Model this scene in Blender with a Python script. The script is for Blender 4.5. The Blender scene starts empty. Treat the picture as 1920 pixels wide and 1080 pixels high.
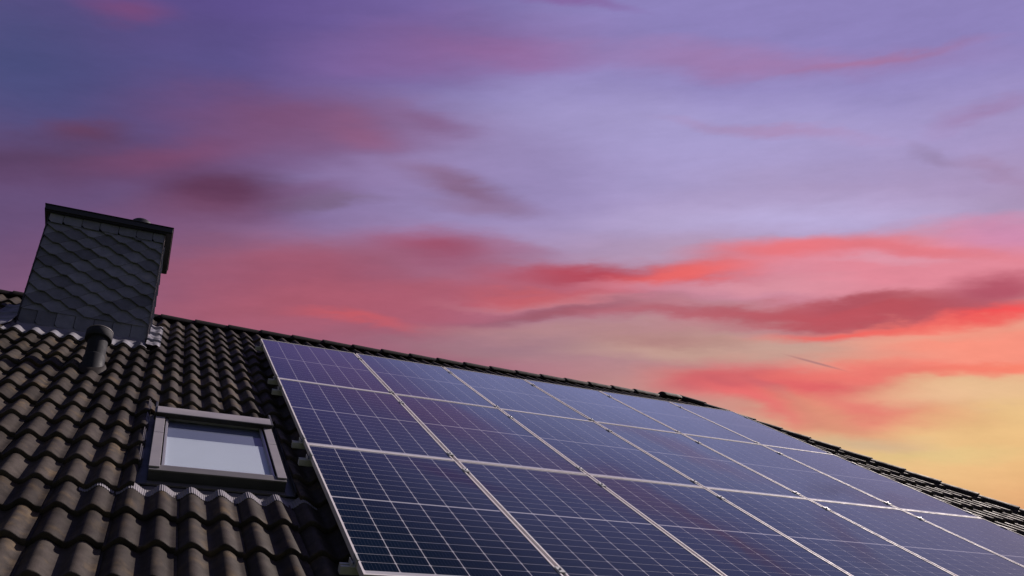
import bpy, bmesh, math, random
from mathutils import Vector, Matrix, Euler
scene = bpy.context.scene
col = scene.collection
R = math.radians
rnd = random.Random(7)

# ---------------------------------------------------------------- camera
P = R(48.6113)                      # pitch of the tiled roof
SP, CP = math.sin(P), math.cos(P)
Z0 = 6.9                            # height of the upper left corner of the solar array
cam_data = bpy.data.cameras.new('camera')
cam = bpy.data.objects.new('camera', cam_data)
col.objects.link(cam)
cam.matrix_world = Matrix(((0.9293, -0.1488, -0.3379, -0.9453),
                           (-0.3582, -0.5850, -0.7276, -6.5738),
                           (-0.0894, 0.7972, -0.5970, -5.2054 + Z0),
                           (0, 0, 0, 1)))
cam_data.sensor_width = 36
cam_data.lens = 26.865
cam_data.shift_x = 0.0690
cam_data.shift_y = 0.0642
cam_data.clip_end = 2000
scene.camera = cam

# ---------------------------------------------------------------- sky
SKY = [
    (1.0761, 0.1146, 0.0929, 0.0719, 0.5695, -1.5349, 0.2159, 0.0762, 0.162, 1, 0),
    (1.0355, -0.3017, 0.0982, 0.6944, 2.0539, -1.0118, 0.107, 0.0762, 0.2623, 1, 0.1),
    (1.0416, -0.8132, -0.6238, 0.5624, 1.8152, -1.4272, 0.305, 0.2623, 0.5647, 1, 0.15),
    (2.3149, -0.1726, 0.5498, 0.6865, 2.3205, -2.1622, 0.1274, 0.0762, 0.1812, 0.85, 0.1),
    (1.3464, -0.8349, -0.4915, 0.8773, 2.9093, -2.5392, 0.3916, 0.3419, 0.6172, 0.9, 0.1),
    (1.2855, -0.8628, -0.7234, 2.7021, 8.2736, -5.0662, 0.2542, 0.2086, 0.4793, 0.8, 0.2),
    (4.8528, -0.118, 1.3232, 1.8413, 8.7464, -5.9727, 0.0545, 0.0762, 0.1946, 0.8, 0),
    (3.263, -0.5969, 0.6318, 2.2254, 6.9925, -4.887, 0.0802, 0.0762, 0.2307, 0.55, 0.1),
    (4.0988, -1.418, -0.1296, 1.989, 6.0902, -3.7292, 0.162, 0.107, 0.314, 0.7, 0),
    (0.6883, -0.5613, -0.1272, 0.2535, 0.7453, -1.9172, 0.5906, 0.305, 0.2623, 0.95, 0.25),
    (1.2417, -2.1122, -0.3906, 0.4881, 0.8501, -3.045, 0.9216, 0.624, 0.2462, 1, 0.1),
    (2.406, -3.2224, -2.335, -0.329, 3.7966, -5.5782, 0.7305, 0.305, 0.1559, 0.9, 0),
    (2.7961, -3.2885, -1.4888, 1.1987, 5.6763, -10.2863, 0.8228, 0.5395, 0.2623, 0.6, 0),
    (1.8425, -0.4265, -0.1272, 0.4758, 3.2669, -4.0621, 0.3515, 0.1119, 0.1746, 0.95, 0.1),
    (3.1171, -0.8273, -0.3832, 1.1613, 6.982, -5.6273, 0.2542, 0.162, 0.3325, 0.85, 0.1),
    (2.1547, -0.5123, 0.4927, 7.012, 16.3488, -13.6658, 0.162, 0.0762, 0.1812, 0.6, 0.1),
    (3.3726, -1.5142, -0.5697, 1.7483, 5.7982, -5.0606, 0.314, 0.2542, 0.491, 0.75, 0),
    (1.3699, -0.5049, -0.0344, 1.1645, 3.2119, -0.7655, 0.0273, 0.0452, 0.1274, 1, 0.5),  # unseen dark patch overhead, added to darken the panel reflections
    (13.313, -1.9355, 2.7614, 8.4394, 31.5735, -18.5567, 0.2159, 0.0685, 0.1812, 0.6, 0),
    (3.8605, -0.4265, 1.2834, 5.0769, 13.3563, -10.8328, 0.0931, 0.0482, 0.1119, 0.85, 0),
    (13.1552, -1.5184, 3.4215, 10.1176, 32.3686, -24.5357, 0.1384, 0.0513, 0.107, 0.75, 0),
    (3.3498, -0.666, 0.0148, 2.8399, 14.0553, -10.3028, 0.2086, 0.0762, 0.1683, 0.75, 0),
    (5.0779, -1.4587, 1.3849, 10.4731, 20.7489, -16.5459, 0.2016, 0.0685, 0.15, 0.7, 0),
    (12.4183, -1.3309, -2.0948, -0.3372, 31.0862, -21.7494, 0.2789, 0.107, 0.2086, 0.55, 0),
    (3.2601, -1.4315, -0.2527, 6.073, 15.6588, -10.3602, 0.2462, 0.1221, 0.305, 0.65, 0),
    (5.9066, -2.3009, -1.2071, 10.0535, 38.282, -23.7786, 0.314, 0.1384, 0.3231, 0.5, 0),
    (10.9513, -1.8979, -2.4938, 1.0067, 43.5095, -28.691, 0.2307, 0.1119, 0.2384, 0.6, 0),
    (7.9558, -1.0334, 0.6008, 2.8452, 14.3604, -12.9761, 0.1221, 0.0452, 0.1022, 1, 0.2),
    (6.5027, -0.968, 0.6331, 4.9101, 20.3091, -19.3809, 0.2016, 0.0802, 0.162, 0.6, 0),
    (9.9631, -3.0915, 0.9627, 11.8896, 29.7035, -27.6602, 0.1812, 0.0802, 0.1683, 0.5, 0),
    (7.2488, -1.2325, -2.1185, -1.5827, 33.4814, -24.8946, 0.2307, 0.1221, 0.2159, 0.8, 0),
    (8.6963, -3.0483, -1.7121, 6.2834, 35.5049, -31.2992, 0.2542, 0.15, 0.2623, 0.6, 0),
    (9.0667, -2.9297, 0.4786, 20.5149, 54.9839, -52.0547, 0.1812, 0.117, 0.1878, 0.5, 0),
    (2.6611, -1.6132, -1.38, 9.0165, 31.817, -19.8075, 0.3515, 0.1946, 0.402, 0.8, 0),
    (4.8591, -4.4081, -3.0534, 34.8981, 81.0526, -61.4774, 0.3916, 0.162, 0.305, 0.55, 0),
    (7.0586, -2.928, -1.8338, 21.3231, 78.0097, -42.48, 0.2307, 0.0976, 0.305, 0.7, 0),
    (5.0596, -2.9211, -2.9208, 15.8724, 82.8548, -55.3667, 0.402, 0.2542, 0.4564, 0.7, 0),
    (7.1815, -10.1703, -4.8034, 26.5731, 41.458, -48.0504, 0.3515, 0.2016, 0.3916, 0.55, 0),
    (14.0828, -3.8425, -14.7723, -10.8946, 115.541, -40.4402, 0.2874, 0.2086, 0.3613, 0.42, 0),
    (8.4636, -5.258, -8.8633, 5.211, 86.9385, -46.5986, 0.3613, 0.2307, 0.3916, 0.5, 0),
    (2.3748, -2.0012, -1.1783, 6.3131, 18.4253, -18.5698, 0.4793, 0.4125, 0.6867, 0.9, 0),
    (2.7352, -0.8102, 0.1578, 3.7668, 10.3891, -11.9534, 0.3325, 0.0887, 0.1441, 0.8, 0),
    (5.9864, -1.8215, -1.0374, 2.429, 18.0267, -17.6355, 0.3419, 0.0723, 0.1274, 0.85, 0),
    (2.6057, -0.8575, -0.0025, 4.4382, 13.5343, -16.6292, 0.4233, 0.107, 0.1559, 0.8, 0.1),
    (7.7841, -2.0798, -0.3765, 13.0914, 62.9327, -76.9862, 0.6038, 0.107, 0.1274, 0.7, 0),
    (11.0578, -3.6628, -3.4346, 1.8716, 40.9025, -37.5938, 0.3515, 0.1559, 0.2705, 0.6, 0),
    (5.091, -1.7519, -0.6908, 4.1953, 24.4648, -31.1246, 0.305, 0.1441, 0.1946, 0.7, 0),
    (2.4377, -1.5038, -0.721, 5.1899, 18.9435, -21.9623, 0.4793, 0.0976, 0.1384, 0.85, 0.1),
    (3.963, -1.9968, -1.235, 5.6231, 32.2433, -34.0892, 0.4342, 0.0612, 0.0931, 0.9, 0),
    (4.0098, -3.3797, -1.0725, 13.5614, 27.9873, -37.4898, 0.807, 0.1384, 0.1384, 1, 0.05),
    (3.2062, -1.7788, -0.9362, 14.2472, 65.9994, -76.6099, 0.552, 0.2159, 0.2623, 0.8, 0.1),
    (5.2545, -3.0184, -0.8923, 18.4072, 51.7969, -66.8174, 0.2542, 0.0887, 0.1329, 0.8, 0),
    (7.2153, -3.2623, -1.6659, 10.8902, 56.834, -64.1318, 0.6172, 0.117, 0.1274, 0.6, 0),
    (2.7691, -1.5955, -0.8293, 7.189, 34.776, -42.9019, 0.491, 0.2462, 0.2462, 0.8, 0.1),
    (3.2298, -1.6422, -0.7753, 2.6906, 13.4114, -17.1978, 0.402, 0.2307, 0.2542, 0.8, 0),
    (6.7843, -2.9419, -1.4024, 5.3528, 30.8968, -38.9185, 0.3325, 0.1812, 0.2307, 0.6, 0),
    (2.1025, -2.5316, -1.3711, 3.5584, 9.1573, -11.4516, 0.7605, 0.2542, 0.3231, 1, 0.3),
    (3.8425, -3.8635, -1.5706, 11.2066, 23.156, -29.5438, 0.7758, 0.1812, 0.2086, 1, 0.1),
    (4.0483, -3.6855, -2.9457, 10.909, 50.5093, -48.2026, 0.7605, 0.1878, 0.2232, 0.8, 0.1),
    (6.1986, -7.2488, -5.4799, 6.1039, 21.0642, -20.9591, 0.6308, 0.2705, 0.4564, 0.8, 0.1),
    (6.8267, -7.1082, -4.1801, 24.6666, 74.1436, -85.7968, 0.7305, 0.314, 0.402, 0.8, 0.1),
    (3.4785, -2.3607, -1.5249, 9.1927, 47.0958, -51.9394, 0.6172, 0.2623, 0.3515, 0.8, 0.2),
    (5.1058, -4.3065, -2.1361, 16.3931, 50.0329, -61.6837, 0.6867, 0.2874, 0.3515, 0.7, 0.1),
    (2.4743, -1.6899, -0.9811, 10.7008, 50.309, -59.6673, 0.4452, 0.1119, 0.1441, 0.85, 0.1),
    (2.3476, -2.4983, -1.3234, 7.3, 22.6655, -29.8396, 0.491, 0.0887, 0.1119, 1, 0.15),
    (5.4791, -6.1189, -2.5031, 20.9573, 46.5258, -67.859, 0.4452, 0.0887, 0.117, 0.9, 0.1),
    (4.917, -7.9453, -2.8491, 10.324, 16.9423, -29.4304, 0.4564, 0.0976, 0.1441, 1, 0.1),
    (3.9178, -6.084, -2.1537, 16.4952, 28.9097, -51.6623, 0.9047, 0.0931, 0.0976, 1, 0.15),
    (3.1047, -3.4952, -1.577, 19.1907, 50.4142, -73.9558, 0.855, 0.1441, 0.1274, 1, 0.1),
    (2.5872, -3.5078, -1.6049, 5.2206, 13.8635, -21.8847, 0.9387, 0.2961, 0.2159, 1, 0.3),
    (2.8606, -2.1801, -1.2545, 5.239, 26.0708, -33.3619, 0.552, 0.3419, 0.2789, 0.9, 0.2),
    (5.2143, -3.3299, -1.9512, 7.6564, 43.2978, -53.4303, 0.4125, 0.2016, 0.2016, 0.7, 0),
    (5.0135, -5.7556, -2.9551, 19.3036, 61.1437, -86.34, 0.7913, 0.3515, 0.2623, 0.6, 0),
    (4.1788, -6.2017, -2.4011, 19.6069, 43.7327, -78.833, 0.956, 0.2307, 0.15, 0.9, 0.1),
    (3.2138, -2.6969, -1.7966, 1.1812, 11.3944, -14.991, 0.7605, 0.1384, 0.1441, 1, 0.25),
    (6.5352, -6.0782, -1.3993, 9.1757, 17.2699, -32.1627, 0.6172, 0.1274, 0.15, 0.9, 0),
    (3.3144, -3.6661, -1.5914, 9.3235, 27.4596, -43.8399, 0.855, 0.1878, 0.162, 0.9, 0),
    (9.4133, -3.4928, -10.0149, -20.2078, 58.8459, -39.5168, 0.491, 0.1274, 0.162, 0.5, 0),
    (6.6662, -3.3356, -5.6122, -11.7222, 47.8357, -42.3548, 0.8228, 0.162, 0.162, 0.7, 0),
    (6.3201, -4.2569, -5.581, -4.7709, 28.5028, -27.143, 0.7305, 0.305, 0.1946, 0.8, 0),
    (3.2067, -4.5308, -1.6165, 8.6624, 19.3509, -37.0547, 0.8228, 0.5149, 0.305, 0.8, 0),
    (6.833, -6.8866, -4.3006, 2.4409, 32.2245, -47.7228, 0.6172, 0.4564, 0.305, 0.6, 0),
    (3.7115, -5.1131, -1.4812, 12.5496, 28.1975, -65.8909, 0.7305, 0.552, 0.2462, 0.6, 0),
    (5.1526, -5.1508, -4.0444, -2.6687, 46.7967, -62.9981, 0.7305, 0.4452, 0.2016, 0.5, 0),
    (16.5598, -10.7249, -13.1426, -29.515, 378.698, -346.223, 0.3916, 0.1812, 0.1878, 0.75, 0.2),
]

def build_world():
    world = bpy.data.worlds.new('World'); scene.world = world
    world.use_nodes = True
    nt = world.node_tree; nt.nodes.clear(); N = nt.nodes.new; L = nt.links.new
    out = N('ShaderNodeOutputWorld'); bg = N('ShaderNodeBackground'); L(bg.outputs[0], out.inputs[0])
    tc = N('ShaderNodeTexCoord')
    # wind direction of the cirrus: noise is stretched along it
    mp = N('ShaderNodeMapping'); mp.vector_type = 'TEXTURE'
    mp.inputs['Rotation'].default_value = WIND
    mp.inputs['Scale'].default_value = (1.0, 0.22, 0.5)
    L(tc.outputs['Generated'], mp.inputs[0])
    def warp(src, scale, detail, amp, seed, vec):
        n = N('ShaderNodeTexNoise'); n.noise_dimensions = '4D'
        n.inputs['Scale'].default_value = scale; n.inputs['Detail'].default_value = detail
        n.inputs['W'].default_value = seed; n.inputs['Roughness'].default_value = .6
        L(src, n.inputs['Vector'])
        s = N('ShaderNodeVectorMath'); s.operation = 'SUBTRACT'; L(n.outputs['Color'], s.inputs[0]); s.inputs[1].default_value = (.5, .5, .5)
        m = N('ShaderNodeVectorMath'); m.operation = 'MULTIPLY_ADD'; L(s.outputs[0], m.inputs[0]); m.inputs[1].default_value = (amp,) * 3
        L(vec, m.inputs[2]); return m.outputs[0]
    v = warp(mp.outputs[0], 1.6, 2, .08, 1.3, tc.outputs['Generated'])
    v = warp(mp.outputs[0], 5.0, 4, .045, 4.1, v)
    v = warp(mp.outputs[0], 15.0, 5, .016, 9.7, v)
    # clear dusk sky: warm and bright towards the sunset, dusky violet blue overhead and behind
    dp = N('ShaderNodeVectorMath'); dp.operation = 'DOT_PRODUCT'; L(v, dp.inputs[0]); dp.inputs[1].default_value = (.86, .47, .20)
    rm_ = N('ShaderNodeMapRange'); L(dp.outputs['Value'], rm_.inputs['Value']); rm_.inputs['From Min'].default_value = -1
    cr = N('ShaderNodeValToRGB'); L(rm_.outputs[0], cr.inputs[0])
    el = cr.color_ramp.elements
    stops = [(0.0, (.012, .018, .034)), (.28, (.055, .062, .11)), (.5, (.06, .066, .13)), (.68, (.12, .11, .22)), (.80, (.22, .19, .42)), (.90, (.30, .27, .52)), (1.0, (.62, .42, .30))]
    el[0].position = 0; el[0].color = (*stops[0][1], 1); el[1].position = 1; el[1].color = (*stops[-1][1], 1)
    for p, c in stops[1:-1]:
        e = el.new(p); e.color = (*c, 1)
    cur = cr.outputs[0]
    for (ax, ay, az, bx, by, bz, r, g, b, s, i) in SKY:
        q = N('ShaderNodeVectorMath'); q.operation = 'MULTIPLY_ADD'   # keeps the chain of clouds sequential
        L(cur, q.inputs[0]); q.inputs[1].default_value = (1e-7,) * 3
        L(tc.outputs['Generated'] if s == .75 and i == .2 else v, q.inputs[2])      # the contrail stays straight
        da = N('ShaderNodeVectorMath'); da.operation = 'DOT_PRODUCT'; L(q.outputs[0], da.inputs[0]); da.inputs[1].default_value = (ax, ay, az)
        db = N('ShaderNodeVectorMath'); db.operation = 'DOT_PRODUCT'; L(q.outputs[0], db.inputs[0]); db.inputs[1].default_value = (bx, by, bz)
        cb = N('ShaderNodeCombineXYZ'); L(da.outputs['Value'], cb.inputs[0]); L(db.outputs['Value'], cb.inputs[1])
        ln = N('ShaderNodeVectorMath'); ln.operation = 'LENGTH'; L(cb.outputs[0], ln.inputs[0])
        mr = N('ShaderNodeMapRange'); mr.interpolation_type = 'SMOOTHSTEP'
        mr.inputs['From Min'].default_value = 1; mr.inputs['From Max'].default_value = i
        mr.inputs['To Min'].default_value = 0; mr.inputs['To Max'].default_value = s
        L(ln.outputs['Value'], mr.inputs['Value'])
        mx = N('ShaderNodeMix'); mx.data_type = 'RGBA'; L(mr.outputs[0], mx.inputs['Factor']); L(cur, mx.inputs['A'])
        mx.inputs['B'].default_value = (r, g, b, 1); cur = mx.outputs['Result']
    # thin streaks and mottling of the high cloud
    n = N('ShaderNodeTexNoise'); n.inputs['Scale'].default_value = 6; n.inputs['Detail'].default_value = 8; n.inputs['Roughness'].default_value = .68
    L(mp.outputs[0], n.inputs['Vector'])
    mr = N('ShaderNodeMapRange'); mr.inputs['From Min'].default_value = .3; mr.inputs['From Max'].default_value = .7
    mr.inputs['To Min'].default_value = .93; mr.inputs['To Max'].default_value = 1.07; L(n.outputs['Fac'], mr.inputs['Value'])
    sc = N('ShaderNodeVectorMath'); sc.operation = 'SCALE'; L(cur, sc.inputs[0]); L(mr.outputs[0], sc.inputs['Scale'])
    L(sc.outputs[0], bg.inputs['Color']); bg.inputs['Strength'].default_value = SKY_STRENGTH
    world.cycles.sampling_method = 'MANUAL'; world.cycles.sample_map_resolution = 256
SKY_STRENGTH = 1.0
WIND = (2.2136, 0.0895, -0.3679)
build_world()

# ---------------------------------------------------------------- sun and exposure
# sun direction in roof axes (along the ridge, up the slope, off the roof)
SU, SV, SN = .735, .555, .37
sun_dir = Vector((SU, SV * CP - SN * SP, SV * SP + SN * CP)).normalized()
sun_data = bpy.data.lights.new('sun', 'SUN')
sun_data.energy = 5.0
sun_data.angle = R(0.6)
sun_data.color = (1.0, .87, .80)
sun = bpy.data.objects.new('sun', sun_data); col.objects.link(sun)
sun.rotation_euler = sun_dir.to_track_quat('Z', 'Y').to_euler()
vs = scene.view_settings
vs.view_transform = 'Standard'; vs.look = 'None'; vs.exposure = 0; vs.gamma = 1; vs.use_curve_mapping = False

# ---------------------------------------------------------------- helpers
def W(u, v, n):
    """roof axes (u along the ridge, v up the slope, n off the roof) to world"""
    return Vector((u, v * CP - n * SP, v * SP + n * CP + Z0))
ROT = Matrix.Rotation(P, 4, 'X')
def rm(u, v, n): return Matrix.Translation(W(u, v, n)) @ ROT

def finish(o, parent=None, mw=None, local=None, label=None, cat=None, kind=None, group=None):
    col.objects.link(o)
    if parent is not None: o.parent = parent
    if mw is not None: o.matrix_world = mw
    if local is not None: o.matrix_local = local
    for k, v in (('label', label), ('category', cat), ('kind', kind), ('group', group)):
        if v: o[k] = v
    return o
def to_mesh(bm, name, mat, smooth=None):
    me = bpy.data.meshes.new(name); bm.normal_update(); bm.to_mesh(me); bm.free()
    for m in (mat if isinstance(mat, (list, tuple)) else [mat]): me.materials.append(m)
    if smooth is not None:
        me.shade_smooth(); me.set_sharp_from_angle(angle=R(smooth))
    return me
def obj(name, me, **kw): return finish(bpy.data.objects.new(name, me), **kw)
def empty(name, mw, label, cat, group=None):
    o = bpy.data.objects.new(name, None); o.empty_display_size = .2
    return finish(o, mw=mw, label=label, cat=cat, group=group)
def box(bm, x0, x1, y0, y1, z0, z1, bev=0, mi=0):
    v = [bm.verts.new((x, y, z)) for z in (z0, z1) for y in (y0, y1) for x in (x0, x1)]
    fs = [bm.faces.new([v[i] for i in f]) for f in ((0, 2, 3, 1), (4, 5, 7, 6), (0, 1, 5, 4), (2, 6, 7, 3), (0, 4, 6, 2), (1, 3, 7, 5))]
    for f in fs: f.material_index = mi
    if bev:
        es = list({e for f in fs for e in f.edges})
        bmesh.ops.bevel(bm, geom=es, offset=bev, segments=2, profile=.5, affect='EDGES')
    return v
def prism(bm, pts, z0, z1):
    """polygon in xy extruded along z"""
    a = [bm.verts.new((x, y, z0)) for x, y in pts]; b = [bm.verts.new((x, y, z1)) for x, y in pts]
    n = len(pts); bm.faces.new(a[::-1]); bm.faces.new(b)
    for i in range(n): bm.faces.new((a[i], a[(i + 1) % n], b[(i + 1) % n], b[i]))
def lathe(bm, prof, seg=40, cx=0, cy=0):
    rings = []
    for r, z in prof:
        rings.append([bm.verts.new((cx + r * math.cos(2 * math.pi * i / seg), cy + r * math.sin(2 * math.pi * i / seg), z)) for i in range(seg)])
    for a, b in zip(rings, rings[1:]):
        for i in range(seg): bm.faces.new((a[i], a[(i + 1) % seg], b[(i + 1) % seg], b[i]))
    bm.faces.new(rings[0][::-1]); bm.faces.new(rings[-1])

# ---------------------------------------------------------------- materials
def mat(name, base=(.5, .5, .5), rough=.5, metal=0., spec=.5, coat=0., coat_rough=.03, noise=None, bump=None, vary=None, second=None):
    """noise = (scale, amount) brightness mottling; bump = (scale, distance); vary = per-object brightness spread;
    second = (colour, scale, lo, hi, amount) patches of another colour (lichen, dust, oxide)"""
    m = bpy.data.materials.new(name); m.use_nodes = True; nt = m.node_tree; N = nt.nodes.new; L = nt.links.new
    b = nt.nodes['Principled BSDF']
    b.inputs['Base Color'].default_value = (*base, 1); b.inputs['Roughness'].default_value = rough
    b.inputs['Metallic'].default_value = metal; b.inputs['Specular IOR Level'].default_value = spec
    b.inputs['Coat Weight'].default_value = coat; b.inputs['Coat Roughness'].default_value = coat_rough
    tc = N('ShaderNodeTexCoord'); oi = N('ShaderNodeObjectInfo')
    off = N('ShaderNodeVectorMath'); off.operation = 'MULTIPLY_ADD'; L(oi.outputs['Random'], off.inputs[0])
    off.inputs[1].default_value = (31, 17, 23); L(tc.outputs['Object'], off.inputs[2])
    v = off.outputs[0]
    rgb = N('ShaderNodeRGB'); rgb.outputs[0].default_value = (*base, 1); cur = rgb.outputs[0]
    def tex(scale, detail=4, rough=.6):
        n = N('ShaderNodeTexNoise'); n.inputs['Scale'].default_value = scale; n.inputs['Detail'].default_value = detail
        n.inputs['Roughness'].default_value = rough; L(v, n.inputs['Vector']); return n.outputs['Fac']
    def rng(src, a, b_, c, d):
        r = N('ShaderNodeMapRange'); L(src, r.inputs['Value'])
        for k, q in zip(('From Min', 'From Max', 'To Min', 'To Max'), (a, b_, c, d)): r.inputs[k].default_value = q
        return r.outputs[0]
    def scale(c, f):
        s = N('ShaderNodeVectorMath'); s.operation = 'SCALE'; L(c, s.inputs[0]); L(f, s.inputs['Scale']); return s.outputs[0]
    if second:
        c2, sc2, lo, hi, am = second
        mx = N('ShaderNodeMix'); mx.data_type = 'RGBA'; L(rng(tex(sc2, 5), lo, hi, 0, am), mx.inputs['Factor']); L(cur, mx.inputs['A'])
        mx.inputs['B'].default_value = (*c2, 1); cur = mx.outputs['Result']
    if noise: cur = scale(cur, rng(tex(noise[0], 6), .3, .7, 1 - noise[1], 1 + noise[1]))
    if vary: cur = scale(cur, rng(oi.outputs['Random'], 0, 1, 1 - vary, 1 + vary))
    L(cur, b.inputs['Base Color'])
    if noise: L(rng(tex(noise[0] * .7, 4), .3, .7, max(0, rough - .12), min(1, rough + .12)), b.inputs['Roughness'])
    if bump:
        bp = N('ShaderNodeBump'); bp.inputs['Strength'].default_value = 1; bp.inputs['Distance'].default_value = bump[1]
        L(tex(bump[0], 6, .65), bp.inputs['Height']); L(bp.outputs[0], b.inputs['Normal'])
        if coat: L(bp.outputs[0], b.inputs['Coat Normal']) if False else None
    return m
M_TILE = mat('roof tile glaze', (.051, .0435, .039), .58, spec=.07, noise=(16, .30), bump=(160, .0010), vary=.30,
             second=((.15, .105, .055), 6, .54, .74, .6))
M_RIDGE = mat('ridge tile glaze', (.030, .026, .026), .7, spec=.1, noise=(14, .2), bump=(160, .0009), vary=.1)
M_DECK = mat('roof underlay', (.015, .015, .016), .9)
M_SLATE = mat('slate', (.165, .172, .222), .5, spec=.35, noise=(11, .18), bump=(40, .0020), vary=.30,
              second=((.32, .30, .29), 5, .6, .8, .4))
M_BODY = mat('black chimney lining', (.012, .012, .014), .8)
M_FASCIA = mat('dark coated sheet metal', (.018, .018, .022), .45, noise=(6, .1))
M_TRIM = mat('weathered metal strip and lit tile edge', (.22, .20, .21), .5, metal=.4, noise=(20, .2))
M_LEAD = mat('lead sheet', (.20, .20, .24), .6, metal=.2, noise=(6, .2), bump=(14, .004), second=((.36, .32, .32), 8, .5, .7, .5))
M_FRAME = mat('anodised aluminium frame', (.78, .74, .78), .6, spec=.08, noise=(30, .05))
M_ALU = mat('raw aluminium', (.52, .53, .56), .55, spec=.12, noise=(30, .1))
M_BOLT = mat('steel bolt', (.25, .25, .27), .35, metal=.9)
M_WIN = mat('grey window cladding', (.30, .285, .315), .5, spec=.3, noise=(9, .06), bump=(300, .0002))
M_SILL = mat('shaded grey cladding', (.15, .145, .155), .5, spec=.3, noise=(9, .06))  # darker copy of the window cladding, shade put into its colour
M_WIN_DARK = mat('dark window flashing', (.05, .052, .062), .42, noise=(9, .1))
M_SASH = mat('silver sash bead', (.5, .49, .52), .35, metal=.5)
M_GASKET_SHADE = mat('black rubber gasket and hood shade', (.01, .01, .011), .6)
M_BLIND = mat('blind with sky reflection', (.80, .84, .95), .8, noise=(3, .03))  # the pane's sky reflection is put into this pale blue
M_TONE = mat('grey-blue tone plane', (.20, .22, .34), .8, noise=(3, .03))
M_LINING = mat('grey reveal lining', (.30, .33, .40), .7)
M_APRON = mat('pleated grey apron', (.24, .23, .26), .6, spec=.2, noise=(20, .1))
M_PIPE = mat('black plastic pipe', (.022, .024, .032), .7, spec=.2, noise=(12, .15))
M_PIPECAP = mat('pale pipe cowl', (.22, .20, .21), .6, noise=(12, .15))  # paler than the black cowl sides
M_WALL = mat('pale render', (.55, .53, .48), .9, bump=(60, .002))
M_GRASS = mat('lawn', (.05, .075, .025), .95, noise=(2, .4))

def build_cell_mat():
    m = mat('solar cell under glass', (.005, .011, .026), .6, spec=.0, coat=1.0, coat_rough=.015, vary=.10)
    nt = m.node_tree; N = nt.nodes.new; L = nt.links.new; b = nt.nodes['Principled BSDF']
    b.inputs['Coat IOR'].default_value = 1.45
    src = b.inputs['Base Color'].links[0].from_socket
    tc = N('ShaderNodeTexCoord'); sx = N('ShaderNodeSeparateXYZ'); L(tc.outputs['Object'], sx.inputs[0])
    def bar(sock, pitch, w):
        a = N('ShaderNodeMath'); a.operation = 'MULTIPLY_ADD'; L(sock, a.inputs[0]); a.inputs[1].default_value = 1 / pitch; a.inputs[2].default_value = 100.5
        f = N('ShaderNodeMath'); f.operation = 'FRACT'; L(a.outputs[0], f.inputs[0])
        c = N('ShaderNodeMath'); c.operation = 'COMPARE'; L(f.outputs[0], c.inputs[0]); c.inputs[1].default_value = .5; c.inputs[2].default_value = w / pitch / 2
        return c.outputs[0]
    mx = N('ShaderNodeMix'); mx.data_type = 'RGBA'; L(bar(sx.outputs[0], .0178, .0009), mx.inputs['Factor']); L(src, mx.inputs['A'])
    mx.inputs['B'].default_value = (.07, .075, .11, 1); L(mx.outputs['Result'], b.inputs['Base Color'])
    return m
M_CELL = build_cell_mat()
M_BACK = mat('white backsheet under glass', (.52, .51, .57), .6, spec=.0, coat=1.0, coat_rough=.015)
M_BACK.node_tree.nodes['Principled BSDF'].inputs['Coat IOR'].default_value = 1.45

for m_ in (M_CELL, M_BACK):          # front glass with anti-reflection coating; blue sky put into its reflection tint
    nt = m_.node_tree; N = nt.nodes.new; L = nt.links.new
    b_ = nt.nodes['Principled BSDF']; b_.inputs['Coat Weight'].default_value = 0
    o_ = [n for n in nt.nodes if n.type == 'OUTPUT_MATERIAL'][0]
    g = N('ShaderNodeBsdfGlossy'); g.inputs['Color'].default_value = (.68, .84, .87, 1); g.inputs['Roughness'].default_value = .022
    fr = N('ShaderNodeFresnel'); fr.inputs[0].default_value = 1.46
    k = N('ShaderNodeMath'); k.operation = 'MULTIPLY_ADD'; k.use_clamp = True; L(fr.outputs[0], k.inputs[0]); k.inputs[1].default_value = 2.0; k.inputs[2].default_value = -.17
    mx = N('ShaderNodeMixShader'); L(k.outputs[0], mx.inputs[0]); L(b_.outputs[0], mx.inputs[1]); L(g.outputs[0], mx.inputs[2]); L(mx.outputs[0], o_.inputs[0])
def build_glass():
    m = bpy.data.materials.new('window glass'); m.use_nodes = True; nt = m.node_tree; nt.nodes.clear(); N = nt.nodes.new; L = nt.links.new
    o = N('ShaderNodeOutputMaterial'); mx = N('ShaderNodeMixShader'); t = N('ShaderNodeBsdfTransparent'); g = N('ShaderNodeBsdfGlossy')
    t.inputs[0].default_value = (.95, .97, .98, 1); g.inputs['Roughness'].default_value = .02
    fr = N('ShaderNodeFresnel'); fr.inputs[0].default_value = 1.5
    k = N('ShaderNodeMath'); k.operation = 'MULTIPLY'; k.use_clamp = True; L(fr.outputs[0], k.inputs[0]); k.inputs[1].default_value = 1.15
    ge = N('ShaderNodeNewGeometry'); inv = N('ShaderNodeMath'); inv.operation = 'SUBTRACT'; inv.inputs[0].default_value = 1; L(ge.outputs['Backfacing'], inv.inputs[1])
    kk = N('ShaderNodeMath'); kk.operation = 'MULTIPLY'; L(k.outputs[0], kk.inputs[0]); L(inv.outputs[0], kk.inputs[1])
    L(kk.outputs[0], mx.inputs[0]); L(t.outputs[0], mx.inputs[1]); L(g.outputs[0], mx.inputs[2]); L(mx.outputs[0], o.inputs[0])
    return m
M_GLASS = build_glass()

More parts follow.
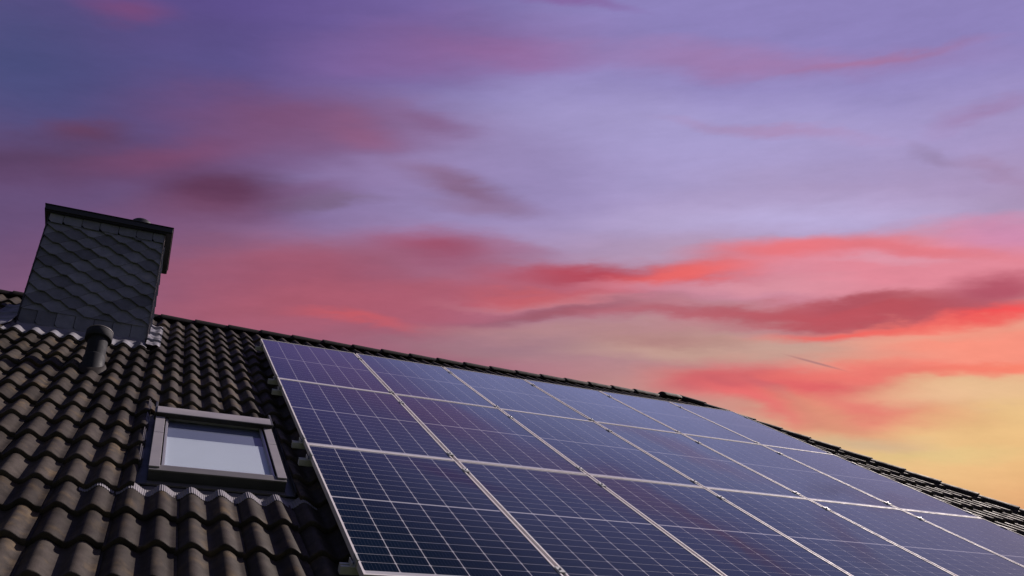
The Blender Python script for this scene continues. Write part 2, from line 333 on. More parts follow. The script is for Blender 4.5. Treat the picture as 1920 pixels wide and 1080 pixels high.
# ---------------------------------------------------------------- ground and house below the roof
bm = bmesh.new(); bmesh.ops.create_grid(bm, x_segments=8, y_segments=8, size=700)
obj('ground', to_mesh(bm, 'ground', M_GRASS), kind='structure')
bm = bmesh.new()
box(bm, -6.2, 8.9, -3.55, 5.1, 0, Z0 - 5.0)
prism_pts = [(-3.4, Z0 - 5.0), (5.0, Z0 - 5.0), (.8, Z0 + .05)]
a = [bm.verts.new((-6.2, y, z)) for y, z in prism_pts]; b = [bm.verts.new((-5.9, y, z)) for y, z in prism_pts]
bm.faces.new(a[::-1]); bm.faces.new(b)
for i in range(3): bm.faces.new((a[i], a[(i + 1) % 3], b[(i + 1) % 3], b[i]))
obj('wall', to_mesh(bm, 'wall', M_WALL), kind='structure')

# ---------------------------------------------------------------- roof
HC = (6.411, .669, -.168)            # a point on the axis of the hip tiles, and their run per metre down the slope
HK = .435
RIDGE_Y, RIDGE_Z = .798, .616
def hip_u(v): return HC[0] + HK * (HC[1] - v)
bm = bmesh.new()
ye, ze = W(0, -6.3, -.165)[1:]
yb = 2 * RIDGE_Y - ye; zr = Z0 + .652; xr = 6.24; xe = hip_u(-6.3)
F = [(-6.6, ye, ze), (xe, ye, ze), (xr, RIDGE_Y, zr), (-6.6, RIDGE_Y, zr), (xe, yb, ze), (-6.6, yb, ze)]
vs_ = [bm.verts.new(p) for p in F]
for f in ((0, 1, 2, 3), (3, 2, 4, 5), (1, 4, 2)): bm.faces.new([vs_[i] for i in f])
lo = [bm.verts.new((x, y, z - .2)) for x, y, z in F]
for f in ((3, 2, 1, 0), (5, 4, 2, 3), (2, 4, 1)): bm.faces.new([lo[i] for i in f])
for i, j in ((0, 1), (1, 4), (4, 5), (5, 3), (3, 0)): bm.faces.new((vs_[i], lo[i], lo[j], vs_[j]))
roof = obj('roof', to_mesh(bm, 'roof', M_DECK), kind='structure')

GAUGE, V0, THICK, COVER = .3355, .470, .028, .30
CREST = -.080
AMP = .040
def wave(x):
    """height of the tile surface below its crest; x from the left edge of a tile"""
    t = ((x - .07) / .15) % 1.0               # 0 at a crest; long fall to the right, short steep rise
    ph = .5 * t / .58 if t < .58 else .5 + .5 * (t - .58) / .42
    return -AMP * .5 * (1 - math.cos(2 * math.pi * ph))
def tile_bm(var, length=.42, nx=26):
    r = random.Random(var * 13 + 5)
    xs = [.0, .006, .016, .019] + [.019 + (.303 - .019) * i / nx for i in range(1, nx + 1)]
    bm = bmesh.new(); rows = []
    chips = [r.uniform(0, .3) for _ in range(3)]
    for x in xs:
        h = wave(x)
        if x < .0165: h = wave(.016) - .005          # interlocking side channel
        if x > .289: h = max(h, wave(.289)) + .0025
        j = r.uniform(-.0012, .0012) + (.004 if any(abs(x - c) < .007 for c in chips) else 0)
        jz = r.uniform(-.0008, .0004)
        pr = [(.0005 + j, h - THICK), (j, h - .006 + jz), (.0035 + j, h - .0008 + jz), (.011, h), (.05, h), (length, h), (length, h - .012), (.03, h - THICK)]
        rows.append([bm.verts.new((x, y, z)) for y, z in pr])
    for a, b in zip(rows, rows[1:]):
        n = len(a)
        for i in range(n): bm.faces.new((a[i], b[i], b[(i + 1) % n], a[(i + 1) % n]))
    bm.faces.new(rows[0]); bm.faces.new(rows[-1][::-1])
    bmesh.ops.recalc_face_normals(bm, faces=bm.faces)
    return bm
tile_meshes = {}
for v_ in range(5): tile_meshes[v_] = to_mesh(tile_bm(v_), 'roof_tile', M_TILE, 50)
for v_ in range(3): tile_meshes[10 + v_] = to_mesh(tile_bm(20 + v_, .49), 'roof_tile', M_TILE, 50)
TILT = Matrix.Rotation(-math.atan(THICK / GAUGE), 4, 'X')
def tile_matrix(u, k, r):
    return Matrix.Translation(W(u + r.uniform(-.0015, .0015), V0 - GAUGE * k + r.uniform(-.004, .004), CREST + r.uniform(-.001, .003))) @ ROT @ TILT @ Matrix.Rotation(R(r.uniform(-.45, .45)), 4, 'Z')
def clipped(me, mw, planes):
    """copy of the mesh cut by world planes (point, outward normal)"""
    bm = bmesh.new(); bm.from_mesh(me); inv = mw.inverted()
    for p, n in planes:
        lp = inv @ p; ln = (inv.to_3x3() @ n).normalized()
        g = bmesh.ops.bisect_plane(bm, geom=bm.verts[:] + bm.edges[:] + bm.faces[:], plane_co=lp, plane_no=ln, clear_outer=True)
        es = [e for e in g['geom_cut'] if isinstance(e, bmesh.types.BMEdge)]
        if es: bmesh.ops.holes_fill(bm, edges=es, sides=0)
    if not bm.faces: bm.free(); return None
    out = bpy.data.meshes.new('roof_tile_cut'); bm.to_mesh(out); bm.free(); out.materials.append(M_TILE)
    out.shade_smooth(); out.set_sharp_from_angle(angle=R(50)); return out
UX = Vector((1, 0, 0)); VX = Vector((0, CP, SP)); NX = Vector((0, -SP, CP))
hip_n = (UX + VX * HK).normalized()                # in the roof plane, towards the hip
hip_p = W(hip_u(0) - .012, 0, -.1)
# skylight opening and chimney foot, in roof axes
WIN = (-.985, -.115, -4.235, -2.775)
CHX0, CHX1, CHY0, CHY1 = -2.245, -1.117, -.243, .31
CHOLE = (CHX0 + .01, CHX1 - .01, -.60, .36)
field = bmesh.new()
U0 = -1.07
count = 0
for k in range(0, 20):
    for j in range(-19, 36):
        u0 = U0 + COVER * j; u1 = u0 + COVER
        vlo = V0 - GAUGE * k; vhi = vlo + (.42 if k else .48)
        if u0 < -6.7 or u0 > hip_u(vlo) - .01: continue
        r = random.Random(j * 101 + k * 7)
        me = tile_meshes[(10 + r.randrange(3)) if k == 0 else r.randrange(5)]
        mw = tile_matrix(u0, k, r)
        planes = []
        if u1 > hip_u(vhi) - .02: planes.append((hip_p, hip_n))
        out = None
        for (a0, a1, b0, b1) in (WIN, CHOLE):
            if u1 > a0 + .004 and u0 < a1 - .004 and vhi > b0 and vlo < b1:
                L_, R_, B_, T_ = (W(a0, 0, 0), UX), (W(a1, 0, 0), -UX), (W(0, b0, 0), VX), (W(0, b1, 0), -VX)
                out = [s for s, ok in (([L_], u0 < a0), ([R_], u1 > a1), ([(W(a0, 0, 0), -UX), (W(a1, 0, 0), UX), B_], vlo < b0 - .01), ([(W(a0, 0, 0), -UX), (W(a1, 0, 0), UX), T_], vhi > b1 + .05)) if ok]
        if out is not None:
            bmj = bmesh.new()
            for s in out:
                pm = clipped(me, mw, planes + s)
                if pm is not None and pm.polygons: bmj.from_mesh(pm); bpy.data.meshes.remove(pm)
            if not bmj.faces: bmj.free(); continue
            me = to_mesh(bmj, 'roof_tile_cut', M_TILE, 50)
        elif planes:
            me = clipped(me, mw, planes)
            if me is None or not me.polygons: continue
        # tiles the photograph shows: left of the array, the strip above it, the strip along the hip
        seen = (-2.75 < u0 < 0.05 and k < 18) or (k <= 1 and u0 > 0) or (u0 > 6.1 and k < 18 and k > 1)
        if seen:
            count += 1
            obj('roof_tile', me, parent=roof, mw=mw)
        else:
            me2 = me.copy(); me2.transform(mw); field.from_mesh(me2); bpy.data.meshes.remove(me2)
fm = to_mesh(field, 'roof_tile_field', M_TILE, 50)
obj('roof_tile_field', fm, parent=roof, kind='stuff')
print('tiles', count)

# ridge and hip tiles: tapering half rounds, the wide end lapping over the next
def cap_mesh(name, L=.415, r0=.119, r1=.110, a0=4, closed=False, seg=18, ribs=True):
    """axis along +x from the wide end, z up"""
    bm = bmesh.new(); rings = []
    st = [(0, r0 - .006), (.003, r0 - .001), (.008, r0), (.03, r0 - .0005), (L * .5, (r0 + r1) / 2), (L, r1)]
    if closed: st = [(0, r0 * .55), (.012, r0 * .86), (.04, r0)] + [(.06, r0)] + [(L * .5, r0 - .003), (L - .05, r0 - .006), (L - .015, r0 * .86), (L, r0 * .55)]
    for x, r in st:
        o = [bm.verts.new((x, -r * math.cos(R(a0 + (180 - 2 * a0) * i / seg)), r * math.sin(R(a0 + (180 - 2 * a0) * i / seg)))) for i in range(seg + 1)]
        q = r - .014
        inn = [bm.verts.new((x, -q * math.cos(R(a0 + (180 - 2 * a0) * i / seg)), q * math.sin(R(a0 + (180 - 2 * a0) * i / seg)))) for i in range(seg, -1, -1)]
        rings.append(o + inn)
    n = len(rings[0])
    for a, b in zip(rings, rings[1:]):
        for i in range(n): bm.faces.new((a[i], a[(i + 1) % n], b[(i + 1) % n], b[i]))
    bm.faces.new(rings[0][::-1]); bm.faces.new(rings[-1])
    bmesh.ops.recalc_face_normals(bm, faces=bm.faces)
    return to_mesh(bm, name, M_RIDGE, 45)
ridge_me = cap_mesh('ridge_tile'); end_me = cap_mesh('ridge_end_tile', L=.37, r0=.132, r1=.128, closed=True)
for i in range(-15, 18):
    u = -1.043 + .380 * i
    if u > 5.75: break
    r = random.Random(i + 500)
    m = Matrix.Translation((u, RIDGE_Y, RIDGE_Z + Z0 + .0)) @ Matrix.Rotation(R(1.0 + r.uniform(-.2, .2)), 4, 'Y') @ Matrix.Rotation(R(r.uniform(-.4, .4)), 4, 'Z')
    obj('ridge_tile', ridge_me, parent=roof, mw=m)
m = Matrix.Translation((5.87, RIDGE_Y, RIDGE_Z + Z0 + .016)) @ Matrix.Rotation(R(1.0), 4, 'Y')
obj('ridge_end_tile', end_me, parent=roof, mw=m, label='rounded end tile where ridge and hip meet')
# hip: axis runs from the lower (wide) end up the slope
hd = (UX * -HK + VX).normalized()
nrm_r = Vector((.865, 0, .50)).normalized()
hz = (NX + nrm_r).normalized(); hz = (hz - hd * hz.dot(hd)).normalized(); hy = hz.cross(hd)
hipM = Matrix((hd, hy, hz)).transposed().to_4x4()
hl = math.sqrt(1 + HK * HK)
for i in range(0, 18):
    s = .380 * i
    p = W(HC[0] + HK / hl * s, HC[1] - s / hl, HC[2])
    r = random.Random(i + 900)
    obj('hip_tile', ridge_me, parent=roof, mw=Matrix.Translation(p) @ hipM @ Matrix.Rotation(R(1.3), 4, 'Y') @ Matrix.Rotation(R(r.uniform(-.4, .4)), 4, 'Z'))

# ---------------------------------------------------------------- sheet that drapes over the tile waves
def surf(u, v, row=None):
    """height of the tiled surface in roof axes"""
    x = (u - U0) % COVER
    kk = (V0 - v) / GAUGE; k = row if row is not None else math.ceil(kk - 1e-6); d = v - (V0 - GAUGE * k)
    return CREST + wave(x) - d * THICK / GAUGE
def drape(bm, u0, u1, v0, v1, nu, nv, lift=.004, fn=None, thick=.003, amp=1.0, row=None):
    top = []; bot = []
    for jv in range(nv + 1):
        a = []; b = []
        for iu in range(nu + 1):
            u = u0 + (u1 - u0) * iu / nu; v = v0 + (v1 - v0) * jv / nv
            n = surf(u, v, row); n = CREST - AMP / 2 + (n - CREST + AMP / 2) * amp + lift
            if fn: n += fn(u, v, iu / nu, jv / nv)
            a.append(bm.verts.new((u, v, n))); b.append(bm.verts.new((u, v, n - thick)))
        top.append(a); bot.append(b)
    for j in range(nv):
        for i in range(nu):
            bm.faces.new((top[j][i], top[j][i + 1], top[j + 1][i + 1], top[j + 1][i]))
            bm.faces.new((bot[j][i], bot[j + 1][i], bot[j + 1][i + 1], bot[j][i + 1]))
    for j in range(nv):
        bm.faces.new((top[j][0], top[j + 1][0], bot[j + 1][0], bot[j][0])); bm.faces.new((top[j][nu], bot[j][nu], bot[j + 1][nu], top[j + 1][nu]))
    for i in range(nu):
        bm.faces.new((top[0][i], bot[0][i], bot[0][i + 1], top[0][i + 1])); bm.faces.new((top[nv][i], top[nv][i + 1], bot[nv][i + 1], bot[nv][i]))
ROOFM = rm(0, 0, 0)
from mathutils import noise as mnoise

# ---------------------------------------------------------------- solar array
PW, PH, GU, GV = 1.038, 1.755, .020, .010
LIP = .0115
def ring(bm, x0, x1, y0, y1, w, z0, z1):
    """rectangular frame with mitred corners"""
    def q(i, z): return [bm.verts.new(p) for p in ((x0 + i, y0 + i, z), (x1 - i, y0 + i, z), (x1 - i, y1 - i, z), (x0 + i, y1 - i, z))]
    a, b, c, d = q(0, z0), q(0, z1), q(w, z1), q(w, z0)
    for p, s in ((a, b), (b, c), (c, d), (d, a)):
        for i in range(4): bm.faces.new((p[i], p[(i + 1) % 4], s[(i + 1) % 4], s[i]))
bm = bmesh.new()
ring(bm, 0, PW, -PH, 0, LIP, -.0345, -.0008)
ring(bm, .0008, PW - .0008, -PH + .0008, -.0008, LIP - .0012, -.0010, 0)
bmesh.ops.recalc_face_normals(bm, faces=bm.faces)
frame_me = to_mesh(bm, 'panel_frame', M_FRAME)
bm = bmesh.new(); box(bm, LIP - .001, PW - LIP + .001, -PH + LIP - .001, -LIP + .001, -.008, -.0032)
back_me = to_mesh(bm, 'backsheet', M_BACK)
CW, CHH, CC = .1642, .0808, .0055
bm = bmesh.new(); a, b = CW / 2, CHH / 2
prism(bm, [(-a + CC, -b), (a - CC, -b), (a, -b + CC), (a, b - CC), (a - CC, b), (-a + CC, b), (-a, b - CC), (-a, -b + CC)], -.0031, -.00295)
cell_me = to_mesh(bm, 'solar_cell', M_CELL)
px = (PW - 2 * .0135 - CW) / 5
rows_y = []
half = 10; py = .0838
top0 = -.0245 - CHH / 2
for s in range(2):
    for i in range(half): rows_y.append(top0 - s * (half * py + .0125) - i * py)
ROWN = ['top', 'middle', 'bottom']
COLN = ['first', 'second', 'third', 'fourth', 'fifth', 'sixth']
LOOK = {(0, 0): 'dark blue solar panel in the top row, at the corner nearest the chimney',
        (0, 5): 'pale reflecting solar panel in the top row, at the corner against the hip',
        (1, 0): 'blue solar panel in the middle row, closest to the skylight',
        (2, 0): 'near-black solar panel in the bottom row, first column on the skylight side',
        (2, 5): 'greyish reflecting solar panel in the bottom row, last column by the hip'}
for rr in range(3):
    for cc in range(6):
        lab = LOOK.get((rr, cc), f'{"dark blue" if cc < 3 else "hazy blue"} solar panel in the {ROWN[rr]} row, {COLN[cc]} column from the skylight side')
        r = random.Random(rr * 6 + cc)
        u = cc * (PW + GU); v = -rr * (PH + GV)
        mw = rm(u, v, 0) @ Matrix.Rotation(R(r.uniform(-.07, .07)), 4, 'X') @ Matrix.Rotation(R(r.uniform(-.06, .06)), 4, 'Y')
        t = empty('solar_panel', mw, lab, 'solar panel', 'solar panels of the roof array')
        obj('panel_frame', frame_me, parent=t); obj('backsheet', back_me, parent=t)
        for y in rows_y:
            for i in range(6):
                obj('solar_cell', cell_me, parent=t, local=Matrix.Translation((.0135 + CW / 2 + i * px, y, 0)))

# rails with end and mid clamps
RAILS = [(-.280, 'under the upper edge of the top panel row'), (-1.692, 'under the lower edge of the top panel row'),
         (-2.045, 'under the upper edge of the middle panel row'), (-3.392, 'under the lower edge of the middle panel row'),
         (-3.725, 'under the upper edge of the bottom panel row'), (-5.128, 'under the lower edge of the bottom panel row')]
def rail_mesh():
    bm = bmesh.new(); x0, x1 = -.068, 6.395
    s = [(-.020, -.0745), (.020, -.0745), (.020, -.0355), (.006, -.0355), (.006, -.043), (-.006, -.043), (-.006, -.0355), (-.020, -.0355)]
    inner = [(-.016, -.0705), (.016, -.0705), (.016, -.047), (-.016, -.047)]
    A = [bm.verts.new((x0, y, z)) for y, z in s]; B = [bm.verts.new((x1, y, z)) for y, z in s]
    for i in range(8): bm.faces.new((A[i], A[(i + 1) % 8], B[(i + 1) % 8], B[i]))
    bm.faces.new(A[::-1]); bm.faces.new(B)
    bmesh.ops.recalc_face_normals(bm, faces=bm.faces)
    me = to_mesh(bm, 'rail', M_ALU); return me
rail_me = rail_mesh()
bm = bmesh.new()
box(bm, -.024, -.0015, -.03, .03, -.0355, -.030); box(bm, -.006, -.0015, -.03, .03, -.0300, .0110); box(bm, -.0060, .0085, -.03, .03, .0012, .0052)
box(bm, -.024, -.0205, -.03, .03, -.030, -.012)
end_l = to_mesh(bm, 'end_clamp', M_ALU)
bm = bmesh.new()
W_ARR = 6 * PW + 5 * GU
box(bm, .0015, .024, -.03, .03, -.0355, -.030); box(bm, .0015, .006, -.03, .03, -.0300, .0012); box(bm, -.0085, .0060, -.03, .03, .0012, .0042)
end_r = to_mesh(bm, 'end_clamp', M_ALU)
bm = bmesh.new(); box(bm, -.0190, .0190, -.03, .03, .0012, .0045, bev=.0008); box(bm, -.009, -.006, -.03, .03, -.034, .0012); box(bm, .006, .009, -.03, .03, -.034, .0012)
mid_me = to_mesh(bm, 'mid_clamp', M_ALU)
bm = bmesh.new(); lathe(bm, [(.0065, 0), (.0065, .006), (.005, .007)], 12); bolt_me = to_mesh(bm, 'bolt', M_BOLT)
for i, (v, where) in enumerate(RAILS):
    t = empty('mounting_rail', rm(0, v, 0), f'silver mounting rail with clamps, running {where}', 'mounting rail', 'mounting rails under the solar panels')
    obj('rail', rail_me, parent=t)
    c = obj('end_clamp', end_l, parent=t); obj('bolt', bolt_me, parent=c, local=Matrix.Translation((-.0135, 0, -.030)))
    c = obj('end_clamp', end_r, parent=t, local=Matrix.Translation((W_ARR, 0, 0))); obj('bolt', bolt_me, parent=c, local=Matrix.Translation((.0135, 0, -.030)))
    for q in range(5):
        c = obj('mid_clamp', mid_me, parent=t, local=Matrix.Translation(((q + 1) * (PW + GU) - GU / 2, 0, 0)))
        obj('bolt', bolt_me, parent=c, local=Matrix.Translation((0, 0, .0045)))

# ---------------------------------------------------------------- skylight
sky_t = empty('skylight', rm(-.55, -3.4, -.1), 'grey framed skylight with a pale blind behind its pane, among the dark tiles', 'skylight')
SI = sky_t.matrix_world.inverted() @ ROOFM           # roof axes to the skylight's own
def win(name, bm, m, smooth=None, parent=None, label=None):
    me = to_mesh(bm, name, m, smooth); me.transform(SI if parent is None or parent is sky_t else SI)
    return obj(name, me, parent=parent or sky_t, label=label)
ua, ub = -.930, -.170          # outer edges of the cladding
# jamb covers, each in two lengths
for (a, b, nm) in ((ua, ua + .058, 'l'), (ub - .054, ub, 'r')):
    for (c, d) in ((-4.007, -3.402), (-3.399, -3.0)):
        bm = bmesh.new(); box(bm, a, b, c, d, -.078, -.068, bev=.002); win('jamb_cover', bm, M_WIN)
bm = bmesh.new(); box(bm, ua + .002, ub - .002, -4.035, -3.955, -.088, -.0785, bev=.002); win('sill_cover', bm, M_SILL)
# hood: sloping top casing
bm = bmesh.new()
sec = [(-3.062, -.072), (-3.062, -.044), (-3.057, -.039), (-2.935, -.035), (-2.925, -.040), (-2.80, -.085), (-2.79, -.10), (-3.03, -.10), (-3.03, -.076)]
A = [bm.verts.new((ua + .004, y, z)) for y, z in sec]; B = [bm.verts.new((ub - .004, y, z)) for y, z in sec]
for i in range(len(sec)): bm.faces.new((A[i], A[(i + 1) % len(sec)], B[(i + 1) % len(sec)], B[i]))
bm.faces.new(A[::-1]); bm.faces.new(B); bmesh.ops.recalc_face_normals(bm, faces=bm.faces)
hood = win('hood', bm, M_WIN, 30)
bm = bmesh.new(); box(bm, ua + .004, ub - .004, -3.0655, -3.0622, -.0735, -.0415); win('hood_shade_strip', bm, M_GASKET_SHADE, parent=hood)  # strip over the unlit hood front, its shade put into the black colour
for a, b in ((ua - .012, ua + .0035), (ub - .0035, ub + .012)):
    bm = bmesh.new(); box(bm, a, b, -3.05, -2.80, -.10, -.043, bev=.003); win('hood_end_cap', bm, M_WIN_DARK)
# kerb walls of the frame
bm = bmesh.new(); ring(bm, ua + .003, ub - .003, -4.030, -2.80, .03, -.165, -.0885); bmesh.ops.recalc_face_normals(bm, faces=bm.faces); win('frame', bm, M_WIN_DARK)
# sash with beads
g0, g1, h0, h1 = -.850, -.256, -3.945, -3.0
bm = bmesh.new(); ring(bm, g0 - .0135, g1 + .0225, h0 - .012, h1 + .06, .011, -.092, -.0800); bmesh.ops.recalc_face_normals(bm, faces=bm.faces); sash = win('sash', bm, M_SASH)
bm = bmesh.new(); ring(bm, g0 - .0115, g1 + .0195, h0 + .0005, h1 + .047, .006, -.094, -.0835); bmesh.ops.recalc_face_normals(bm, faces=bm.faces); win('sash_gasket', bm, M_GASKET_SHADE, parent=sash)
sash_inner = bmesh.new(); ring(sash_inner, g0 - .005, g1 + .0130, h0 + .007, h1 + .040, .007, -.094, -.0860); bmesh.ops.recalc_face_normals(sash_inner, faces=sash_inner.faces); win('sash_bead', sash_inner, M_SASH, parent=sash)
bm = bmesh.new(); box(bm, g0 - .004, g1 + .012, h0 + .008, h1 + .039, -.0960, -.0930); win('pane', bm, M_GLASS)
# reveal and blind behind the pane
bm = bmesh.new()
x0, x1, y0, y1, zt, zb = g0 - .01, g1 + .01, h0 - .01, h1 + .06, -.0985, -.42
c = [bm.verts.new(p) for p in ((x0, y0, zt), (x1, y0, zt), (x1, y1, zt), (x0, y1, zt), (x0, y0, zb), (x1, y0, zb), (x1, y1, zb), (x0, y1, zb))]
for f in ((0, 4, 5, 1), (1, 5, 6, 2), (2, 6, 7, 3), (3, 7, 4, 0), (4, 7, 6, 5)): bm.faces.new([c[i] for i in f])
win('reveal', bm, M_LINING)
bm = bmesh.new(); box(bm, g0 - .008, g1 + .0155, h0 - .005, -3.40, -.1010, -.0985)
box(bm, g0 - .008, g1 + .0155, -3.40, -3.385, -.1045, -.0980)
win('blind', bm, M_BLIND)
bm = bmesh.new(); box(bm, g0 - .008, g1 + .0155, -3.384, h1 + .045, -.1090, -.1065); win('inner_tone_plane', bm, M_TONE)  # plane added to brighten the upper glass by its grey-blue colour
# deck is opened by the reveal; gutters beside the frame, then the pleated apron over the waves below
for a, b in ((-.990, ua + .002), (ub - .002, -.118)):
    bm = bmesh.new(); box(bm, a, b, -4.10, -2.80, -.146, -.142)
    box(bm, a if a < -.9 else b - .003, a + .003 if a < -.9 else b, -4.10, -2.80, -.1418, -.110)
    win('side_gutter', bm, M_WIN_DARK)
bm = bmesh.new(); box(bm, -1.0, -.115, -4.085, -4.031, -.1500, -.1460); box(bm, -1.0, -.115, -4.090, -4.0855, -.1500, -.1400); box(bm, -1.0, -.115, -4.175, -4.0905, -.158, -.154)
win('apron_ledge', bm, M_SILL)
bm = bmesh.new()
def pleat(u, v, a, b): return .0022 * math.sin(u * 2 * math.pi / .0115) - .004 * b
drape(bm, -1.24, -.02, -4.275, -4.172, 520, 5, lift=.005, fn=lambda u, v, a, b: .0022 * math.sin(u * 2 * math.pi / .0115) * (1 - .3 * b), amp=1.0, row=15)
win('pleated_apron', bm, M_APRON, 70)
# cut tile edges and clips by the left gutter, light put into their pale colour
bm = bmesh.new()
for q in range(4):
    vv = V0 - GAUGE * (10 + q)
    box(bm, -.9885, -.9835, vv + .02, vv + .30, -.128, -.090)
    box(bm, -.9800, -.9755, vv + .03, vv + .27, -.135, -.092)
    box(bm, -.9710, -.9665, vv + .06, vv + .22, -.14, -.094)
win('lit_tile_edges', bm, M_TRIM)

# ---------------------------------------------------------------- vent pipe
VX0, VY0 = -1.456, -1.10
zb = Z0 - 1.60
vent = empty('vent_pipe', Matrix.Translation((VX0, VY0, Z0 - 1.40)), 'short black vent pipe with a mushroom cowl standing in front of the slate chimney', 'vent pipe')
bm = bmesh.new(); lathe(bm, [(.082, -.20), (.082, .072), (.0785, .082), (.0765, .084), (.0765, .29)], 48); obj('pipe', to_mesh(bm, 'pipe', M_PIPE, 40), parent=vent)
bm = bmesh.new(); lathe(bm, [(.0795, .2440), (.0795, .256)], 48); obj('pipe_band', to_mesh(bm, 'pipe_band', M_PIPE, 40), parent=vent)
bm = bmesh.new(); lathe(bm, [(.086, .250), (.100, .252), (.1035, .258), (.1035, .322), (.101, .326)], 48)
cowl = obj('cowl', to_mesh(bm, 'cowl', M_PIPE, 35), parent=vent)
bm = bmesh.new(); lathe(bm, [(.1005, .3265), (.1040, .3275), (.1035, .333), (.096, .340), (.08, .346), (.05, .350), (.015, .351)], 48)
obj('cowl_top', to_mesh(bm, 'cowl_top', M_PIPECAP, 35), parent=cowl)
# collar moulded into its own tile
bm = bmesh.new()
c0 = Vector((VX0, VY0, 0))
seg = 40; rings = []
for (ra, dz) in ((.108, -.030), (.102, -.012), (.094, -.002), (.088, .004), (.083, .006)):
    rg = []
    for i in range(seg):
        a = 2 * math.pi * i / seg; x = VX0 + ra * math.cos(a); y = VY0 + ra * 1.0 * math.sin(a)
        # plane of the crests under this point
        z = (CREST - .014 + (y) * SP) / CP + Z0 + dz / CP
        rg.append(bm.verts.new((x - VX0, y - VY0, z - (Z0 - 1.40))))
    rings.append(rg)
for a, b in zip(rings, rings[1:]):
    for i in range(seg): bm.faces.new((a[i], a[(i + 1) % seg], b[(i + 1) % seg], b[i]))
obj('collar', to_mesh(bm, 'collar', M_RIDGE, 60), parent=vent)

# ---------------------------------------------------------------- chimney
ch = empty('chimney', Matrix.Translation(((CHX0 + CHX1) / 2, .03, Z0 - .4)), 'square chimney clad in overlapping dark slates under a black flat cap', 'chimney')
CI = ch.matrix_world.inverted()
def chim(name, bm, m, smooth=None, label=None):
    me = to_mesh(bm, name, m, smooth); me.transform(CI); return obj(name, me, parent=ch, label=label)
cz = lambda z: z + Z0
bm = bmesh.new(); box(bm, CHX0 + .004, CHX1 - .004, CHY0 + .012, CHY1, cz(-.95), cz(1.0)); chim('core', bm, M_BODY)
def slate_mesh(r):
    bm = bmesh.new(); j = lambda s=.0025: r.uniform(-s, s)
    pts = [(-.0275 + j(), 0 + j(.001)), (.0275 + j(), 0 + j(.001)), (.1215 + j(.001), .0805 + j(.001)), (.146, .101), (.146, .165), (-.146, .165), (-.146, .101), (-.1215 + j(.001), .0805 + j(.001))]
    a = [bm.verts.new((x, 0, z)) for x, z in pts]; b = [bm.verts.new((x, .013, z)) for x, z in pts]
    n = len(pts); bm.faces.new(a); bm.faces.new(b[::-1])
    for i in range(n): bm.faces.new((a[i], b[i], b[(i + 1) % n], a[(i + 1) % n]))
    bmesh.ops.recalc_face_normals(bm, faces=bm.faces)
    return to_mesh(bm, 'slate', M_SLATE)
slates = [slate_mesh(random.Random(i)) for i in range(6)]
def clip_slate(me, mw, planes):
    bm = bmesh.new(); bm.from_mesh(me); inv = mw.inverted()
    for p, n in planes:
        g = bmesh.ops.bisect_plane(bm, geom=bm.verts[:] + bm.edges[:] + bm.faces[:], plane_co=inv @ p, plane_no=(inv.to_3x3() @ n).normalized(), clear_outer=True)
        es = [e for e in g['geom_cut'] if isinstance(e, bmesh.types.BMEdge)]
        if es: bmesh.ops.holes_fill(bm, edges=es, sides=0)
    if len(bm.faces) < 4: bm.free(); return None
    out = bpy.data.meshes.new('slate'); bm.to_mesh(out); bm.free(); out.materials.append(M_SLATE); return out
def slate_face(origin, ang, width, x_first, ztop=.879, zbot=-.268):
    """hexagonal scales on one face; origin = its left lower corner in world, ang = turn about z"""
    base = Matrix.Translation(origin) @ Matrix.Rotation(ang, 4, 'Z')
    xa = base.to_3x3() @ Vector((1, 0, 0)); za = Vector((0, 0, 1))
    for k in range(0, 16):
        z = .857 - .0805 * k
        for c in range(-1, int(width / .30) + 3):
            x = x_first + .30 * c + (0 if k % 2 == 0 else -.15)
            if x < -.14 or x > width + .14: continue
            r = random.Random(k * 37 + c)
            mw = base @ Matrix.Translation((x, -.0250, cz(z))) @ Matrix.Rotation(R(-8.0 + r.uniform(-.5, .5)), 4, 'X') @ Matrix.Rotation(R(3.0 + r.uniform(-.6, .6)), 4, 'Z') @ Matrix.Rotation(R(r.uniform(-.7, .7)), 4, 'Y')
            planes = []
            if x < .155: planes.append((base @ Vector((.002, 0, 0)), -xa))
            if x > width - .155: planes.append((base @ Vector((width - .002, 0, 0)), xa))
            if z + .165 > ztop + .012: planes.append((Vector((0, 0, cz(ztop + .010))), za))
            if z < zbot: planes.append((Vector((0, 0, cz(zbot))), -za))
            me = slates[r.randrange(6)]
            if planes: me = clip_slate(me, mw, planes)
            if me is None: continue
            obj('slate', me, parent=ch, mw=mw)
CWD = CHX1 - CHX0; CDP = CHY1 - CHY0
slate_face(Vector((CHX0, CHY0 + .008, 0)), 0, CWD, -1.968 - CHX0)
slate_face(Vector((CHX1 - .008, CHY0, 0)), R(90), CDP, .12)
slate_face(Vector((CHX0 + .008, CHY1, 0)), R(-90), CDP, .08)
def border(joints, z0, z1, y, flip):
    for i in range(len(joints) - 1):
        a, b = joints[i] + .0025, joints[i + 1] - .0025; c = .032
        r = random.Random(i + int(z0 * 100))
        right = flip and i >= 4
        pts = [(a, z1), (a, z0 + (0 if right else c))] + ([] if right else [(a + c * .8, z0)]) + ([(b - c * .8, z0), (b, z0 + c)] if right else [(b, z0)]) + [(b, z1)]
        bm = bmesh.new(); dy = r.uniform(0, .002)
        A = [bm.verts.new((x, y - dy - (.006 if x < (a + b) / 2 else 0) * (1 if i < 4 else -.2) - (.005 * (z1 - z) / (z1 - z0)), cz(z))) for x, z in pts]
        B = [bm.verts.new((v.co.x, v.co.y + .006, v.co.z)) for v in A]; n = len(pts)
        bm.faces.new(A); bm.faces.new(B[::-1])
        for q in range(n): bm.faces.new((A[q], B[q], B[(q + 1) % n], A[(q + 1) % n]))
        bmesh.ops.recalc_face_normals(bm, faces=bm.faces)
        chim('border_slate', bm, M_SLATE)
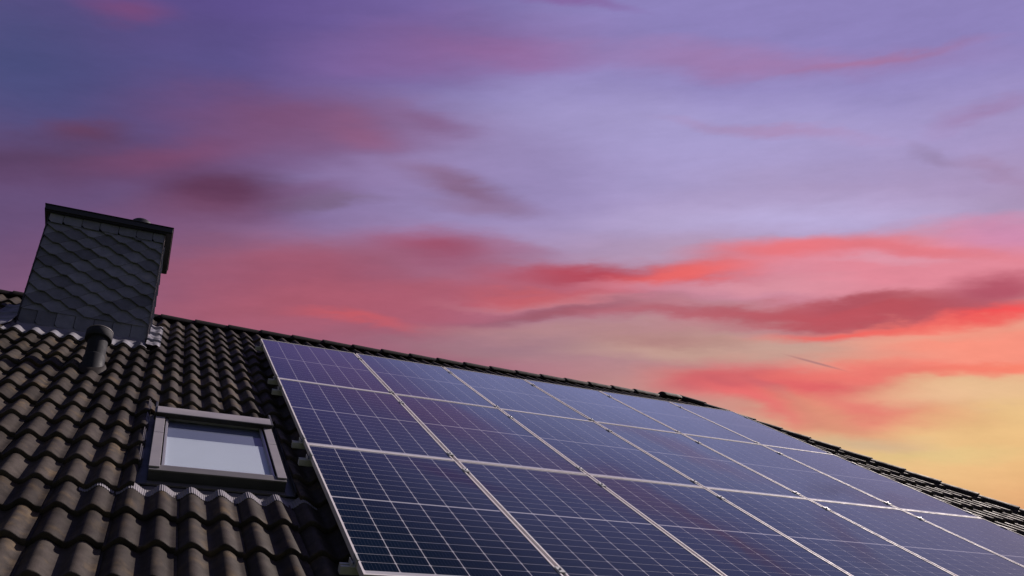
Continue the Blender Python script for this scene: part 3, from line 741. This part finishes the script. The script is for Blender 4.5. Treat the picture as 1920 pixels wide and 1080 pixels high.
border([CHX0 + .004, -2.108, -1.929, -1.759, -1.577, -1.402, -1.238, CHX1 - .006], .880, 1.004, CHY0 - .012, False)
border([CHX0 + .004, -2.099, -1.934, -1.773, -1.607, -1.440, -1.275, CHX1 - .006], -.435, -.262, CHY0 + .003, True)
for (x, w, y) in ((CHX1 - .006, .005, -.012), (CHX1 + .001, .0035, -.006), (CHX0 - .010, .013, -.010)):
    bm = bmesh.new(); box(bm, x, x + w, CHY0 + y - .004, CHY0 + .02, cz(-.50), cz(1.0)); chim('corner_strip', bm, M_TRIM if x > -2 else M_FASCIA)
bm = bmesh.new(); box(bm, -2.298, -1.048, -.300, .375, cz(1.014), cz(1.080), bev=.003); chim('cap', bm, M_FASCIA)
bm = bmesh.new(); box(bm, -2.285, -1.061, -.287, .362, cz(1.0), cz(1.013)); box(bm, -2.306, -1.040, -.308, .383, cz(1.0805), cz(1.0875), bev=.002)
chim('cap_rim', bm, M_FASCIA)
bm = bmesh.new(); lathe(bm, [(.125, cz(1.09)), (.125, cz(1.34)), (.115, cz(1.365)), (.09, cz(1.385)), (.05, cz(1.395)), (.01, cz(1.398))], 32, -1.39, .03); chim('flue', bm, M_FASCIA, 40)
# lead work: apron draped over the tiles in front, soakers at the sides
def crumple(a): return lambda u, v, s, t: a * (mnoise.noise(Vector((u * 11, v * 11, 3))) + .5 * mnoise.noise(Vector((u * 31, v * 31, 7))))
def lead(name, *args, **kw):
    bm = bmesh.new(); drape(bm, *args, **kw); me = to_mesh(bm, name, M_LEAD, 60); me.transform(CI @ ROOFM)
    return obj(name, me, parent=ch)
def front_fn(u, v, s, t):
    k = max(0, min(1, (v + .70) / .20)); k = k * k * (3 - 2 * k)
    flat = -.111 + .02 * max(0, (t - .9) / .1) - surf(u, v) * 1.0 - .009
    return crumple(.004)(u, v, s, t) + k * flat
lead('lead_apron', -2.30, -1.10, -.862, -.470, 150, 34, lift=.009, fn=front_fn)
def side_fn(u, v, s, t): return crumple(.012)(u, v, s, t) + .022 * math.sin(math.pi * min(1, s * 1.1)) + .03 * (1 - s) ** 2
lead('side_flashing', -1.112, -.985, -.80, .20, 22, 90, lift=.010, fn=side_fn, amp=.75)
lead('side_flashing', -2.46, -2.250, -.82, .30, 34, 70, lift=.012, fn=lambda u, v, s, t: crumple(.006)(u, v, s, t) + .05 * s ** 3, amp=.35)
